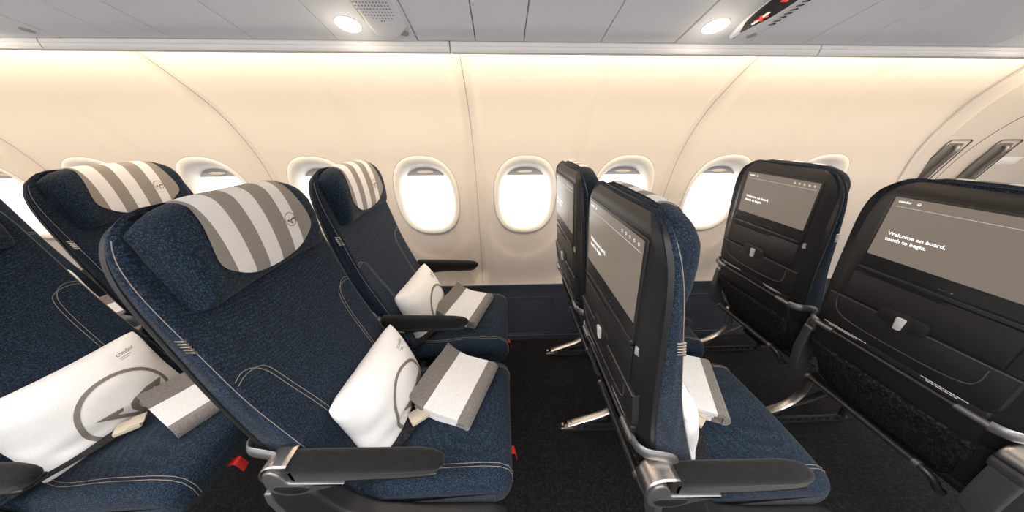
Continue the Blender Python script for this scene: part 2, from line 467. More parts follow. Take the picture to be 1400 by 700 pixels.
    # the passenger reads the screen from behind the seat: left is the window side (+y)
    add_text(mb, 'Welcome on board,', .0133, lambda x, y: S(.1255 - x, 1.0335 + y, D), .00030)
    add_text(mb, 'touch to begin.', .0133, lambda x, y: S(.1255 - x, 1.0180 + y, D), .00030)
    add_text(mb, 'condor', .0088, lambda x, y: S(.1375 - x, 1.1215 + y, D), .00016)
    add_emblem(mb, lambda a, b: S(.098 - a, 1.1238 + b, D), .0034, ring=.22, seg=18)
    for k in range(5):
        c = -.06 - .0175 * k
        P = [[S(c + r*cos(a*pi/6), 1.1225 + r*sin(a*pi/6), D) for r in (.0022, .0030)] for a in range(13)]
        mb.grid(P, uv=False)
    mb.prism(rect(-.140, 1.1105, .1375, 1.1113), S, .003, D, .0001, 1, 1)
    mb.build('screen_text', [M['screen_txt'], M['screen_line']], sc)['label'] = 'white greeting text on the screen'
    mb = MB(); mb.prism(round_poly(rect(-.0335, .9375, -.0315, .9395), .0008), S, 0, .0046, .0003, 1)
    mb.prism(rect(-.022, .9372, -.010, .9384), S, 0, .0046, .0002, 0)
    mb.build('indicator', [M['gunmetal'], M['handle']], sc)
    # --- stowage flap below the screen, with its raised pull lip
    mb = MB()
    fl = [(.154, .820), (.154, .9045), (-.026, .9045), (-.034, .909), (-.038, .9135), (-.154, .9135), (-.154, .820)]
    mb.prism(round_poly(fl, .004)[::-1], S, -.01, .0042, .0022)
    mb.tube(smooth_path([S(.150, .9030, .0040), S(.06, .9030, .0046), (xr(.903) - .0046, -.018, .9025), S(-.030, .9055, .0044), S(-.037, .9115, .0040)], 6), .0022, 8)
    flap = mb.build('stowage_flap', M['shell2'], root, 35)
    # --- tray table
    mb = MB()
    tp = [(.185, .8135), (.185, .722), (.172, .704), (-.172, .704), (-.185, .722), (-.185, .8135)]
    mb.prism(round_poly(tp, [.003, .02, .02, .02, .02, .003])[::-1], S, -.02, .0075, .003)
    tray = mb.build('tray_table', M['shell2'], root, 35)
    mb = MB(); mb.tube([S(.183, .8122, .0062), S(.062, .8122, .0062)], .0015, 6)  # lighter tubes paint the highlight along the tray's top edge
    mb.build('tray_edge_highlight', M['edge'], tray); mb = MB(); mb.tube([S(-.042, .8122, .0062), S(-.183, .8122, .0062)], .0015, 6)
    mb.build('tray_edge_highlight', M['edge'], tray)
    for pl in (rect(-.186, .8145, .186, .8185), rect(.1545, .8185, .1580, .928), rect(-.1580, .8185, -.1545, .928), rect(-.030, .9145, .1545, .9165)):
        mb = MB(); mb.prism(pl, S, -.002, .0016, .0003, 0, 1); mb.build('panel_gap', M['black'], sh)
    mb = MB()
    U = smooth_path([(.160, .806, 0), (.158, .782, 0), (.147, .757, 0), (.118, .742, 0), (.06, .735, 0), (-.04, .734, 0), (-.10, .738, 0), (-.13, .747, 0), (-.142, .766, 0), (-.144, .804, 0)], 8)
    mb.tube([S(p.x, p.y, .0070) for p in U], .0013, 6)
    mb.build('embossed_line', M['edge'], tray)
    mb = MB()
    mb.prism(round_poly(rect(-.040, .797, .060, .842), .018, 6), S, -.004, .0079, .0006)
    mb.build('latch_recess', M['leather'], tray)
    mb = MB(); mb.prism(round_poly([(.001, .829), (.004, .792), (.017, .792), (.020, .829)][::-1], .003), S, .004, .0145, .002)
    mb.build('latch', mat('latch_plastic', (.62, .62, .63), .5, bump=(500, 1.0)) if 'latch_plastic' not in bpy.data.materials else bpy.data.materials['latch_plastic'], tray)['label'] = 'light grey dotted tray latch'
    mb2 = MB(); mb2.prism(round_poly(rect(-.178, .683, .178, .7035), .004), S, -.01, .0074, .002)
    strip = mb2.build('notice_strip', M['shell2'], root)
    for a0, a1 in ((.170, .052), (-.068, -.150)):
        y = a0; mb = MB()   # small white notice lines, too small to read
        for row, (s0, s1) in enumerate(((0, 1), (.12, .80))):
            y = a0 + (a1 - a0) * s0; end = a0 + (a1 - a0) * s1; z = .7000 - row * .0048
            while y > end + .002:
                L = random.choice((.006, .009, .012, .016)); e = max(end, y - L)
                b = [mb.add(S(q, w_, .0086)) for q, w_ in ((y, z), (e, z), (e, z + .0026), (y, z + .0026))]
                mb.face(b); y = e - .0016
        mb.build('notice_text', M['white_label'], strip, recalc=False)
    # --- side marker lights of the shell
    mb = MB(); mb.prism(round_poly(rect(-.1895, .907, -.1625, .927), .003), lambda y, z, d: (xr(z) + max(0, (-y - .168)) * .62 - d, y, z), -.004, .0022, .001)
    mb.build('side_marker', M['reflector'], root)
    # --- striped metal tag at the edge of the back
    mb = MB()
    for s in (-1,):
        for k in range(5):
            z = .952 + .0063 * k
            mb.box((xfe(z) - .010, s*(hw(z) + .0005), z), (.016, .004, .0042), .001)
    mb.build('side_tag', M['alu'], root)
    # --- tray arm bar and brackets
    mb = MB(); mb.tube([(.279, .158, .6765), (.279, -.14, .6765)], .0055, 10)
    mb.build('tray_hinge_bar', M['darkmetal'], root)
    for s in (-1, 1):
        mb = MB()
        mb.tube([(.279, s*.138, .677), (.279, s*.165, .677), (.280, s*.190, .677)], .0085, 12)
        P = smooth_path([(.280, s*.188, .677), (.284, s*.206, .679), (.297, s*.220, .681), (.322, s*.2255, .681), (.345, s*.2265, .672), (.354, s*.2265, .652), (.352, s*.2265, .625), (.350, s*.2265, .600)], 5)
        mb.tube(P, .0055, 10, rz=.0135)
        mb.build('tray_bracket', M['gunmetal'], root, 50)
    # --- literature pocket: leatherette upper band, mesh lower
    def PK(y, z, d):
        x = interp(z, [.38, .46, .53, .60, .66, .70], [.440, .390, .345, .311, .296, .288]); return (x - d, y, z)
    mb = MB()
    pk = [(.176, .672), (.186, .62), (.190, .592), (-.190, .592), (-.186, .62), (-.176, .672)]
    mb.prism(round_poly(pk, .006)[::-1], PK, -.02, .004, .002)
    mb.build('pocket_band', M['leather'], root)
    mb = MB(); zz = [.60 - .02 * k for k in range(11)]
    R = []
    for z in zz:
        w = interp(z, [.40, .43, .50, .54, .60], [.150, .165, .172, .188, .190])
        R.append([PK(-w + 2*w*j/16, z, .003 + .012 * sin(pi * j / 16) * (.5 + .5 * sin(pi * (z - .40) / .2))) for j in range(17)])
    mb.grid(R); pm = mb.build('literature_pocket', M['mesh'], root)
    sm = pm.modifiers.new('thick', 'SOLIDIFY'); sm.thickness = .006
    mb = MB()
    rings = []
    for z in (.40, .45, .50, .55, .60):
        x = xr(z); rings.append([(x - .001, -.198, z), (x + .016, -.212, z), (x + .05, -.212, z), (x + .05, .212, z), (x + .016, .212, z), (x - .001, .198, z)])
    mb.loft(rings); mb.build('lower_back_cover', M['navy_side'], root)
    # --- bumper bar above the floor
    mb = MB()
    mb.tube([(.372, .185, .406), (.372, -.128, .406)], .0105, 12)
    mb.tube(smooth_path([(.372, -.128, .406), (.374, -.150, .402), (.382, -.166, .388), (.400, -.172, .360), (.425, -.172, .345)], 5), .0095, 10)
    mb.tube([(.372, .183, .406), (.380, .192, .404), (.40, .196, .39)], .0090, 10)
    bb = mb.build('baggage_bar', M['darkmetal'], root)
    for a_, b_ in ((-.121, -.134), (.180, .188)):
        mb = MB(); mb.tube([(.372, a_, .406), (.372, b_, .406)], .0122, 12); mb.build('bar_collar', M['gunmetal'], bb)
    # --- red life vest pull at the front of the cushion
    mb = MB(); P = smooth_path([(.835, -.075, .383), (.862, -.075, .392), (.868, -.074, .378), (.872, -.072, .352)], 4)
    mb.tube(P, .012, 8, rz=.0012)
    mb.build('life_vest_pull', M['red'], root)
    # --- seat belt across the cushion
    mb = MB()
    P = smooth_path([(.455, -.195, .487), (.50, -.15, .501), (.535, -.10, .506), (.56, -.055, .509)], 5)
    mb.tube(P, .022, 10, rz=.0016)
    sb = mb.build('seat_belt', M['belt'], root)
    mb = MB(); R_ = Matrix.Rotation(radians(38), 3, 'Z')
    mb.box((.575, -.036, .514), (.052, .044, .013), .003, R_)
    mb.box((.590, -.024, .522), (.030, .040, .004), .0015, R_)
    mb.build('belt_buckle', M['beige'] if kind == 'A' else M['alu'], sb)
    # --- armrests
    def armrest(yc, slim, cast):
        par = None
        prof = [(.385, .620), (.45, .616), (.60, .615), (.67, .618), (.695, .626), (.706, .638), (.703, .650), (.688, .659), (.65, .664), (.55, .668), (.45, .672), (.385, .674)]
        prof = round_poly(prof, .008, 3); w = .0205 if slim else .0235
        mb = MB(); mb.round_extrude(prof, lambda x, z, a: (x, yc + a, z), -w, w, .016, 6)
        mb.v = [(x, yc + (y - yc) * (1 - .42 * max(0, (x - .64) / .066)**2), z) for x, y, z in mb.v]
        pad = mb.build('armrest', M['armpad'], root, 60)
        low = [(.37, .600), (.44, .600), (.52, .611), (.66, .612), (.69, .620), (.69, .626), (.37, .630)]
        mb = MB(); mb.round_extrude(round_poly(low, .004, 2), lambda x, z, a: (x, yc + a, z), -w*.82, w*.82, .004, 3)
        mb.build('armrest_base', M['armbase'], pad, 50)
        if cast:
            # forged end: teardrop cheek each side plus bright wrap over the pivot
            tear = [(.338, .640), (.336, .615), (.346, .592), (.370, .580), (.405, .583), (.44, .598), (.50, .617), (.44, .622), (.385, .626), (.375, .655), (.36, .668), (.345, .660)]
            mb = MB(); mb.round_extrude(round_poly(tear, .006, 3), lambda x, z, a: (x, yc + a, z), -.0265, .0265, .004, 3)
            mb.build('armrest_hinge', M['gunmetal'], pad, 45)
            inner = [(.350, .612), (.360, .597), (.385, .590), (.412, .596), (.428, .607), (.418, .617), (.36, .622)]
            for s in (-1, 1):
                mb = MB(); mb.prism(round_poly(inner, .008, 3), lambda x, z, d, s=s: (x, yc + s*(.0255 + d), z), 0, .0022, .001)
                mb.build('hinge_cover', M['armbase'], pad, 45)
            wrap = []
            for k in range(13):
                t = k / 12; a = radians(195 - 120 * t)
                wrap.append((.371 + .0385 * cos(a), .638 + .0385 * sin(a)))
            wrap += [(.395, .6755)]
            mb = MB(); mb.grid([[(x, yc - .0225, z), (x, yc - .017, z + .0006), (x, yc + .017, z + .0006), (x, yc + .0225, z)] for x, z in wrap])
            o = mb.build('hinge_wrap', M['alu'], pad, 60); q = o.modifiers.new('t', 'SOLIDIFY'); q.thickness = .003; q.offset = 0
        else:
            tear = [(.350, .640), (.346, .618), (.354, .602), (.372, .594), (.43, .600), (.47, .612), (.44, .622), (.385, .628), (.38, .655), (.368, .667), (.355, .658)]
            mb = MB(); mb.round_extrude(round_poly(tear, .005, 3), lambda x, z, a: (x, yc + a, z), -.021, .021, .004, 3)
            mb.build('armrest_hinge', M['gunmetal'], pad, 45)
        return pad
    def armpost(yc, w=.016):
        mb = MB(); post = [(.335, .615), (.340, .50), (.365, .40), (.44, .36), (.47, .37), (.40, .45), (.385, .53), (.385, .615)]
        mb.round_extrude(round_poly(post, .012, 3), lambda x, z, a: (x, yc + a, z), -w, w, .005, 3)
        mb.build('armrest_post', M['gunmetal'], root, 45)
    if kind == 'A':
        armrest(-.235, False, True)
        mb = MB()   # aisle side shroud
        sp = [(.325, .605), (.322, .56), (.34, .47), (.36, .40), (.42, .345), (.60, .33), (.82, .335), (.845, .36), (.84, .405), (.80, .425), (.62, .435), (.52, .455), (.465, .50), (.435, .56), (.42, .60)]
        mb.round_extrude(round_poly(sp, .018, 3), lambda x, z, a: (x, -.235 + a, z), -.024, .020, .008, 3)
        mb.build('side_shroud', M['armbase'], root, 50)
        mb = MB(); fr = [(.323, .60), (.318, .56), (.336, .468), (.356, .398), (.37, .385), (.374, .40), (.352, .47), (.336, .56), (.339, .60)]
        mb.round_extrude(round_poly(fr, .004, 2), lambda x, z, a: (x, -.235 + a, z), -.027, .022, .003, 2)
        mb.build('shroud_trim', M['gunmetal'], root, 50)
    else:
        armrest(-.240, True, False); armpost(-.240)
        armrest(.240, True, False); armpost(.240)
    return root

seats = {}
LBL = {
    (1, 'A'): 'navy aisle seat at far left edge holding white pillow with large bird emblem',
    (0, 'W'): 'window seat at far left, mostly hidden behind the leftmost big seat back',
    (1, 'W'): 'navy window seat carrying the leftmost of the three striped headrest covers',
    (2, 'A'): 'large navy aisle seat in left foreground facing right with striped headrest cover',
    (2, 'W'): 'navy window seat left of centre beside the two clear cabin windows',
    (3, 'A'): 'aisle seat right of centre seen from behind with blanket on navy cushion',
    (3, 'W'): 'narrow looking window seat at centre, partly hidden by aisle seat back',
    (4, 'A'): 'black seat back at right edge with largest greeting screen and tray',
    (4, 'W'): 'black seat back with fully visible greeting screen by the right windows',
}
proto = {k: build_seat(k) for k in 'AW'}
first = {'A': True, 'W': True}
for (r, k), lab in LBL.items():
    o = proto[k] if first[k] else copy_tree(proto[k]); first[k] = False
    o.location = (row_x(r), (Y_AIS if k == 'A' else Y_WIN) + row_dy(r), 0)
    tag(o, lab, 'seat', 'cabin seats in four double rows'); seats[(r, k)] = o
    if k == 'A':
        for ch in o.children:
            if ch.name.startswith('armrest'): ch.location = (-.048, -.006, -.012) if r > 2 else (0, 0, .008)

# ------------------------------------------------------------------ seat legs, one frame under each pair
def build_frame():
    root = empty('seat_frame', (0, 0, 0), 'x', 'seat frame')
    for y in (.815, 1.285):
        mb = MB()
        P = smooth_path([(.292, y, .045), (.36, y, .075), (.44, y, .110), (.490, y, .152), (.516, y, .215), (.512, y, .275), (.495, y, .335)], 5)
        mb.tube(P, .017, 10, rz=.008)
        mb.build('leg', M['alu'], root, 50)
        mb = MB()
        mb.box((.545, y, .036), (.50, .012, .008), .002); mb.box((.545, y, .010), (.50, .022, .008), .002)
        for k in range(12):
            xx = .34 + .036 * k
            mb.box((xx, y, .0225), (.0045, .011, .026), .0008, Matrix.Rotation(radians(25), 3, 'Y'))
        mb.box((.805, y, .018), (.05, .020, .022), .003)
        mb.build('floor_rail', M['darkmetal'], root)
        mb = MB()
        mb.box((.290, y, .020), (.060, .022, .018), .003); mb.box((.268, y, .035), (.014, .016, .03), .003); mb.tube([(.305, y, .02), (.305, y, .06)], .007, 8)
        mb.box((.325, y, .030), (.02, .026, .035), .003)
        mb.build('floor_fitting', M['alu'], root)
        mb = MB()
        mb.tube([(.36, y, .062), (.42, y, .072), (.47, y, .088)], .009, 8); mb.tube(smooth_path([(.49, y, .13), (.58, y, .17), (.68, y, .25), (.72, y, .34)], 4), .014, 8, rz=.010)
        mb.tube([(.72, y, .34), (.80, y, .03)], .012, 8)
        mb.build('brace', M['darkmetal'], root)
    for x, z in ((.50, .350), (.72, .355)):
        mb = MB(); mb.tube([(x, .34, z), (x, 1.27, z)], .021, 12); mb.build('cross_tube', M['darkmetal'], root)
    mb = MB(); mb.box((.60, 1.12, .285), (.16, .12, .06), .008); mb.build('equipment_box', M['black'], root)
    return root
FL = {0: 'grey metal legs under the hidden seat row at far left', 1: 'grey metal legs under the leftmost seat pair', 2: 'grey metal legs under the large left foreground seat pair',
      3: 'bright metal legs under the centre seat pair on black carpet', 4: 'bright metal legs and perforated floor rails under the right seat pair'}
fr0 = build_frame()
for i, r in enumerate((0, 1, 2, 3, 4)):
    o = fr0 if i == 0 else copy_tree(fr0); o.location = (row_x(r), row_dy(r), 0); tag(o, FL[r], 'seat frame', 'seat frames on the carpet')

# ------------------------------------------------------------------ pillows
PW, PH, PT = .335, .262, .076
def pil(u, v, side, seed=0.0):
    a, b = max(-1, min(1, u)), max(-1, min(1, v))
    y = PW/2 * a * (1 - .075 * (1 - b*b)); z = PH/2 * b * (1 - .085 * (1 - a*a))
    cr = (a*a*b*b)**3; y *= 1 - .055 * cr; z *= 1 - .06 * cr
    t = PT * (max(0, 1 - abs(a)**2.6))**.62 * (max(0, 1 - abs(b)**2.6))**.62
    n = noise.noise(Vector((a*2.1 + seed, b*2.3, side*3.1))) * .010
    wr = .0028 * sin(17*a + 4*sin(3*b + seed)) * max(0, b)**3 + .002 * sin(15*b + seed) * max(0, -a)**3
    t = t * (1 + n * 6) + wr * (1 - max(abs(a), abs(b))**6)
    if side > 0 and b < 0: t -= .010 * exp(-((b + .62 + .2*a) / .16)**2) * (1 - a*a)**.5 if abs(a) < 1 else 0
    return Vector((side * max(t, 0), y, z))
def build_pillow(seed):
    mb = MB(); n = 44
    g_ = [-cos(pi * i / n) * .5 + (-1 + 2*i/n) * .5 for i in range(n + 1)]
    for side in (1, -1):
        mb.grid([[pil(u, v, side, seed) for v in g_] for u in g_], uv=False)
    bm = bmesh.new(); o = mb.build('pillow', M['white'], None, 80)
    bm.from_mesh(o.data); bmesh.ops.remove_doubles(bm, verts=bm.verts, dist=.00015); bmesh.ops.recalc_face_normals(bm, faces=bm.faces); bm.to_mesh(o.data); bm.free()
    for p in o.data.polygons: p.use_smooth = True
    mb = MB()
    def on(y, z):
        p = pil(y / (PW/2), z / (PH/2), 1, seed); return (p.x + .0012, p.y, p.z)
    cy, cz, R = .012, -.044, .104
    add_emblem(mb, lambda a, b: on(cy + a, max(-.126, cz + b)), R, ring=.10, seg=90)
    mb.build('printed_emblem', M['logo'], o, 80, recalc=False)['label'] = 'taupe circle emblem with stylised bird'
    mb = MB()
    add_text(mb, 'condor', .0165, lambda x, y: on(.072 + x, .088 + y), .0002)
    for k, (a, b) in enumerate(((.0, .030), (.0, .022))):
        z = .081 - .005 * k
        q = [mb.add(on(.072 + s, z + t)) for s, t in ((a, 0), (b, 0), (b, .0016), (a, .0016))]; mb.face(q)
    mb.build('printed_text', M['pill_ink'], o, 80, recalc=False)
    return o
PB = {(1, 'A'): ('white pillow at lower left with complete large taupe bird emblem', (.468, .034, .578), (-.01, -.30, -.08)),
      (2, 'A'): ('white pillow on the large left foreground seat, just above its aisle armrest', (.472, .036, .580), (-.01, -.30, -.08)),
      (2, 'W'): ('white pillow on the window seat left of centre, behind the middle armrest', (.462, .030, .575), (-.02, -.30, -.10)),
      (0, 'W'): ('white pillow peeking out behind the leftmost seat back', (.465, .02, .578), (.0, -.30, -.08)),
      (3, 'A'): ('white pillow edge showing beside the seat back right of centre', (.452, -.015, .58), (0, -.28, -.02))}
for i, ((r, k), (lab, p, e)) in enumerate(PB.items()):
    o = build_pillow(i * 3.7)
    o.location = (row_x(r) + p[0], (Y_AIS if k == 'A' else Y_WIN) + p[1], p[2]); o.rotation_euler = e
    tag(o, lab, 'pillow', 'white travel pillows on the seats')

# ------------------------------------------------------------------ folded blankets
def build_blanket(seed):
    # folded cloth: profile in (s,z): s=0 at front fold, grows to the back where the layers curl up against the pillow
    L = .235; N = 26
    root = None
    def ridge(s, y): return .010 * (s / .2)**2 + .050 * max(0, (s - .085) / .085)**2 * .62 + .002 * sin(9*y/L + seed) * (s / .2)
    lay = .0085
    mb = MB()
    def sheet(z0, s0, s1, th, y0, y1, stripes):
        rows = []
        prof = []
        K = 30
        for j in range(K + 1): prof.append((s0 + (s1 - s0) * j / K, 1))
        top = []; ys = [y0 + (y1 - y0) * i / N for i in range(N + 1)]
        P = []
        for s, _ in prof: P.append([(-s, y, z0 + th + ridge(s, y)) for y in ys])
        Q = []
        for s, _ in prof: Q.append([(-s, y, z0 + ridge(s, y)) for y in ys])
        def mi(i, j):
            s = (prof[i][0] + prof[i+1][0]) / 2
            return 1 if (s < stripes[0] or s > stripes[1]) else 0
        mb.grid(P, m=mi); mb.grid(Q, m=mi, flip=True)
        for A, B in ((0, 0), (N, N)):
            mb.grid([[P[i][A] for i in range(K + 1)], [Q[i][A] for i in range(K + 1)]], m=lambda i, j: mi(j, 0), uv=False)
        mb.grid([P[-1], Q[-1]], m=1, uv=False); 
        return P, Q
    P1, Q1 = sheet(.030, .0, .178, .011, -L/2, L/2, (.020, .128))
    P2, Q2 = sheet(.017, .0, .172, .010, -L/2 + .004, L/2 - .003, (.022, .135))
    P3, Q3 = sheet(.003, .0, .165, .011, -L/2 + .002, L/2 - .005, (.025, .135))
    # rounded front fold joining the layers
    ys = [-L/2 + L * i / N for i in range(N + 1)]
    rows = []
    for k in range(11):
        a = pi/2 - pi * k / 10
        rows.append([(.019 * cos(a), y, .022 + .019 * sin(a)) for y in ys])
    mb.grid(rows, m=1)
    mb.face([mb.add((.019 * cos(pi/2 - pi*k/10), ys[0], .022 + .019 * sin(pi/2 - pi*k/10))) for k in range(11)], 1)
    mb.face([mb.add((.019 * cos(pi/2 - pi*k/10), ys[-1], .022 + .019 * sin(pi/2 - pi*k/10))) for k in range(11)], 1)
    return mb.build('folded_blanket', [M['bl_white'], M['bl_grey']], None, 60)
BB = {(1, 'A'): ('folded white and taupe blanket at left, tucked against the big emblem pillow', (.79, .065, .497), -26),
      (2, 'A'): ('folded white and taupe blanket on the large left foreground seat cushion', (.758, .060, .497), -20),
      (2, 'W'): ('folded white and taupe blanket on the window seat beside the middle armrest', (.735, .028, .497), -18),
      (3, 'A'): ('folded white blanket with one taupe band beside the seat back right of centre', (.690, .046, .497), -23),
      (0, 'W'): ('sliver of folded white blanket behind the leftmost seat back', (.74, .0, .497), -14)}
for i, ((r, k), (lab, p, rz)) in enumerate(BB.items()):
    o = build_blanket(i * 1.9); o.location = (row_x(r) + p[0], (Y_AIS if k == 'A' else Y_WIN) + p[1], p[2]); o.rotation_euler = (0, radians(-2), radians(rz))
    tag(o, lab, 'blanket', 'folded blankets on the seats')

# ------------------------------------------------------------------ cabin shell
WZ = [0, .36, .55, .743, .97, 1.18, 1.37, 1.535, 1.60, 1.72]; WY = [1.43, 1.56, 1.55, 1.525, 1.49, 1.435, 1.32, 1.127, 1.035, .87]
def wy(z): return smooth_interp(z, WZ, WY)
WC = [-.408 + .5345 * k for k in range(-4, 5)]       # window centres
WC = [c for c in WC if c < 1.9]
SEAM = [-.14 + 1.07 * k for k in range(-3, 3)]
WZC, WA, WB_ = .962, .172, .222
def wall_edge(z): return interp(z, [0, .9, 1.089, 1.343, 1.51, 1.60, 1.72], [2.30, 2.27, 2.206, 2.098, 1.98, 1.88, 1.75])
def oval(a, A=WA, B=WB_, e=2.5):
    c, s = cos(a), sin(a); return A * math.copysign(abs(c)**(2/e), c), B * math.copysign(abs(s)**(2/e), s)
def wall_d(x, z):
    d = 0
    for s in SEAM[:5]:
        u = (x - s); d += .034 / (1 + exp(max(-30, min(30, (abs(u) - .040) / .008))))
    for s in SEAM:
        u = x - (s + .535); d += .020 * exp(-(u/.04)**2)
    k = interp(z, [.36, .44, 1.5, 1.6], [0, 1, 1, .5])
    for c in WC:            # shallow dish around each window
        u = ((x - c) / .238)**2 + ((z - .93) / .355)**2
        if u < 1.6: d += .006 * max(0, min(1, (.92 - z) / .2)) / (1 + exp(max(-30, min(30, (u - 1) / .05))))
    return d * k
mb = MB(); dx, dz = .0105, .0125
nx = int((2.32 + 3.0) / dx); zlist = [.36 + dz * j for j in range(int((1.72 - .36) / dz) + 1)]
idx = {}
for i in range(nx + 1):
    for j, z in enumerate(zlist):
        x = -3.0 + dx * i; xe = wall_edge(z)
        xx = min(x, xe); idx[i, j] = mb.add((xx, wy(z) + wall_d(xx, z), z))
for i in range(nx):
    for j in range(len(zlist) - 1):
        x = -3.0 + dx * (i + .5); z = zlist[j] + dz/2
        if x - dx > wall_edge(z) + .02: continue
        inside = False
        for c in WC:
            u, w = abs(x - c) / (WA - .016), abs(z - WZC) / (WB_ - .016)
            if u**2.5 + w**2.5 < 1: inside = True; break
        if inside: continue
        mb.face((idx[i, j], idx[i+1, j], idx[i+1, j+1], idx[i, j+1]))
wall = struct(mb.build('wall_back', M['wall'], None, 70, recalc=False))

for n, c in enumerate(WC):
    rings = []; N = 64
    for (A, B, off, zo) in [(WA, WB_, .004, 0), (WA - .001, WB_ - .001, -.002, 0), (WA - .006, WB_ - .006, -.004, 0), (WA - .016, WB_ - .018, -.004, 0), (WA - .025, WB_ - .031, .001, -.001), (WA - .034, WB_ - .046, .018, -.003), (WA - .040, WB_ - .058, .040, -.004), (WA - .043, WB_ - .064, .060, -.004)]:
        r = []
        for k in range(N):
            a, b = oval(2*pi*k/N, A, B); z = WZC + b + zo
            r.append((c + a, wy(z) + off, z))
        rings.append(r)
    mb = MB(); mb.grid(rings, close=True, uv=False)
    fr_ = struct(mb.build('window_%d' % (n + 1), M['winrim'], None, 60, recalc=False))
    A, B = WA - .041, WB_ - .061
    mb = MB(); ring = [oval(2*pi*k/N, A + .004, B + .004) for k in range(N)]
    mb.face([mb.add((c + a, wy(WZC + b) + .058, WZC + b - .004)) for a, b in ring]); mb.face([mb.add((c + a, wy(WZC + b) + .061, WZC + b - .004)) for a, b in ring][::-1])
    struct(mb.build('window_pane', M['pane'], fr_, recalc=False))
    mb = MB(); q = [(c + a, wy(WZC + b) - .0002, WZC + b) for a, b in (oval(2*pi*k/N, WA + .0005, WB_ + .0005) for k in range(N + 1))]; mb.tube(q, .0012, 6)
    struct(mb.build('window_joint', bpy.data.materials.get('rim_joint') or mat('rim_joint', (.30, .28, .27), .7), fr_))
    mb = MB(); q = [(c + a, wy(WZC + b) + .056, WZC + b - .004) for a, b in (oval(2*pi*k/N, A - .010, B - .012) for k in range(N + 1))]; mb.tube(q, .0010, 6)
    struct(mb.build('pane_seal', bpy.data.materials['rim_joint'], fr_))
    # pulled-up shade with its oval handle
    zb = 1.074; top = []
    K = 24; amax = math.asin(min(1, ((zb - WZC + .004) / B)**(2.5/2)))
    pts = []
    for k in range(K + 1):
        a, b = oval(amax + (pi - 2*amax) * k / K, A + .003, B + .003); pts.append((a, b + WZC - .004))
    mb = MB(); mb.prism(pts, lambda a, b, d: (c + a, wy(b) + .052 - d, b), 0, .003, .0008)
    sh_ = struct(mb.build('window_shade', M['shade'], fr_))
    mb = MB(); hp_ = [(c + .043 * cos(t*pi/14), .0080 * sin(t*pi/14) + 1.096) for t in range(28)]
    mb.prism(hp_, lambda a, b, d: (a, wy(b) + .049 - d, b), 0, .006, .003)
    struct(mb.build('shade_handle', M['handle'], sh_))

# dado under the side panels
mb = MB(); zs_ = [-.002, .02, .06, .12, .2, .28, .33, .352, .358, .362, .366]
mb.grid([[(x, interp(z, [0, .36], [1.428, 1.556]) - (.006 if .34 < z < .36 else -.03 if z >= .36 else 0), z) for z in zs_] for x in [-3 + .1*k for k in range(54)]])
dado = struct(mb.build('baseboard_back', M['dado'], None, 30))
def DA(x, z, d): return (x, interp(z, [0, .36], [1.428, 1.556]) - d, z)
mb = MB()
for k in range(-6, 6):
    c = .16 + .42 * k
    o_ = round_poly(rect(c - .17, .045, c + .17, .275), .018, 4)
    P = [DA(a, b, .002) for a, b in o_]; P.append(P[0]); mb.tube(P, .0042, 8)
mb.tube([DA(-3, .352, .000), DA(2.3, .352, .000)], .005, 6)
mb.tube([DA(-3, .030, .002), DA(2.3, .030, .002)], .004, 6)
struct(mb.build('dado_panel_edge', M['dado_edge'], dado))
mb = MB(); mb.tube([DA(-.140, z, .0005) for z in (.0, .12, .24, .345)], .0022, 6); struct(mb.build('dado_joint', M['dark'], dado))

# panel seams of the side wall: thin dark joints that follow the curve
for i, s in enumerate(SEAM[:5]):
    mb = MB(); mb.tube([(s, wy(z) + wall_d(s, z) - .0004, z) for z in [.37 + .03*k for k in range(43)]], .0011, 6)
    struct(mb.build('trim_%d' % (i + 2), mat('joint', (.26, .24, .22), .7) if i == 0 else bpy.data.materials['joint'], None))

# floor
mb = MB(); mb.grid([[(-3.2 + .2*i, -1.2 + .2*j, 0) for j in range(15)] for i in range(36)])
struct(mb.build('floor', M['carpet'], None, recalc=False))

# bin underside = ceiling over the seats, panels with real gaps
CZ0, CY0, CS = 1.495, .82, .267
def CP(x, y, d): return (x - 0, y - d * .258, CZ0 + (CY0 - y) * CS - d * .966)
cuts = [-3.0, -2.55, -2.05, -1.72, -1.46, -1.27, -1.018, -.881, -.766, -.582, -.387, -.197, -.0585, .059, .2485, .435, .618, .764, .885, 1.26, 1.46, 1.68, 1.95, 2.25, 2.6, 3.2]
mb = MB()
for a, b in zip(cuts[:-1], cuts[1:]):
    mb.prism(rect(a + .0010, -.10, b - .0010, CY0 - .001), CP, -.02, .0, .0012, 0, 1)
mb.prism(rect(-3, -.10, 3.2, CY0), CP, -.04, -.008, .001, 1, 1)
ceil = struct(mb.build('ceiling', [M['ceil'], M['gap']], None, 30))
# valance along the outer edge of the bins, in three lengths
def valance(x0, x1, name):
    mb = MB()
    pr = [(.822, 1.4960), (.8195, 1.4925), (.8185, 1.486), (.820, 1.4845), (.8195, 1.479), (.822, 1.4735), (.832, 1.4715), (.842, 1.475), (.850, 1.50), (.900, 1.60), (.905, 1.66), (.89, 1.66), (.84, 1.51)]
    mb.loft([[(x, y, z) for y, z in pr] for x in (x0, x1)])
    struct(mb.build(name, M['lip'], None, 25))
for i, (a, b) in enumerate(((-3, -1.0725), (-1.0695, -.1235), (-.1205, .8165), (.8195, 2.0), (2.003, 3.2))): valance(a, b, 'trim_%d' % (10 + i))

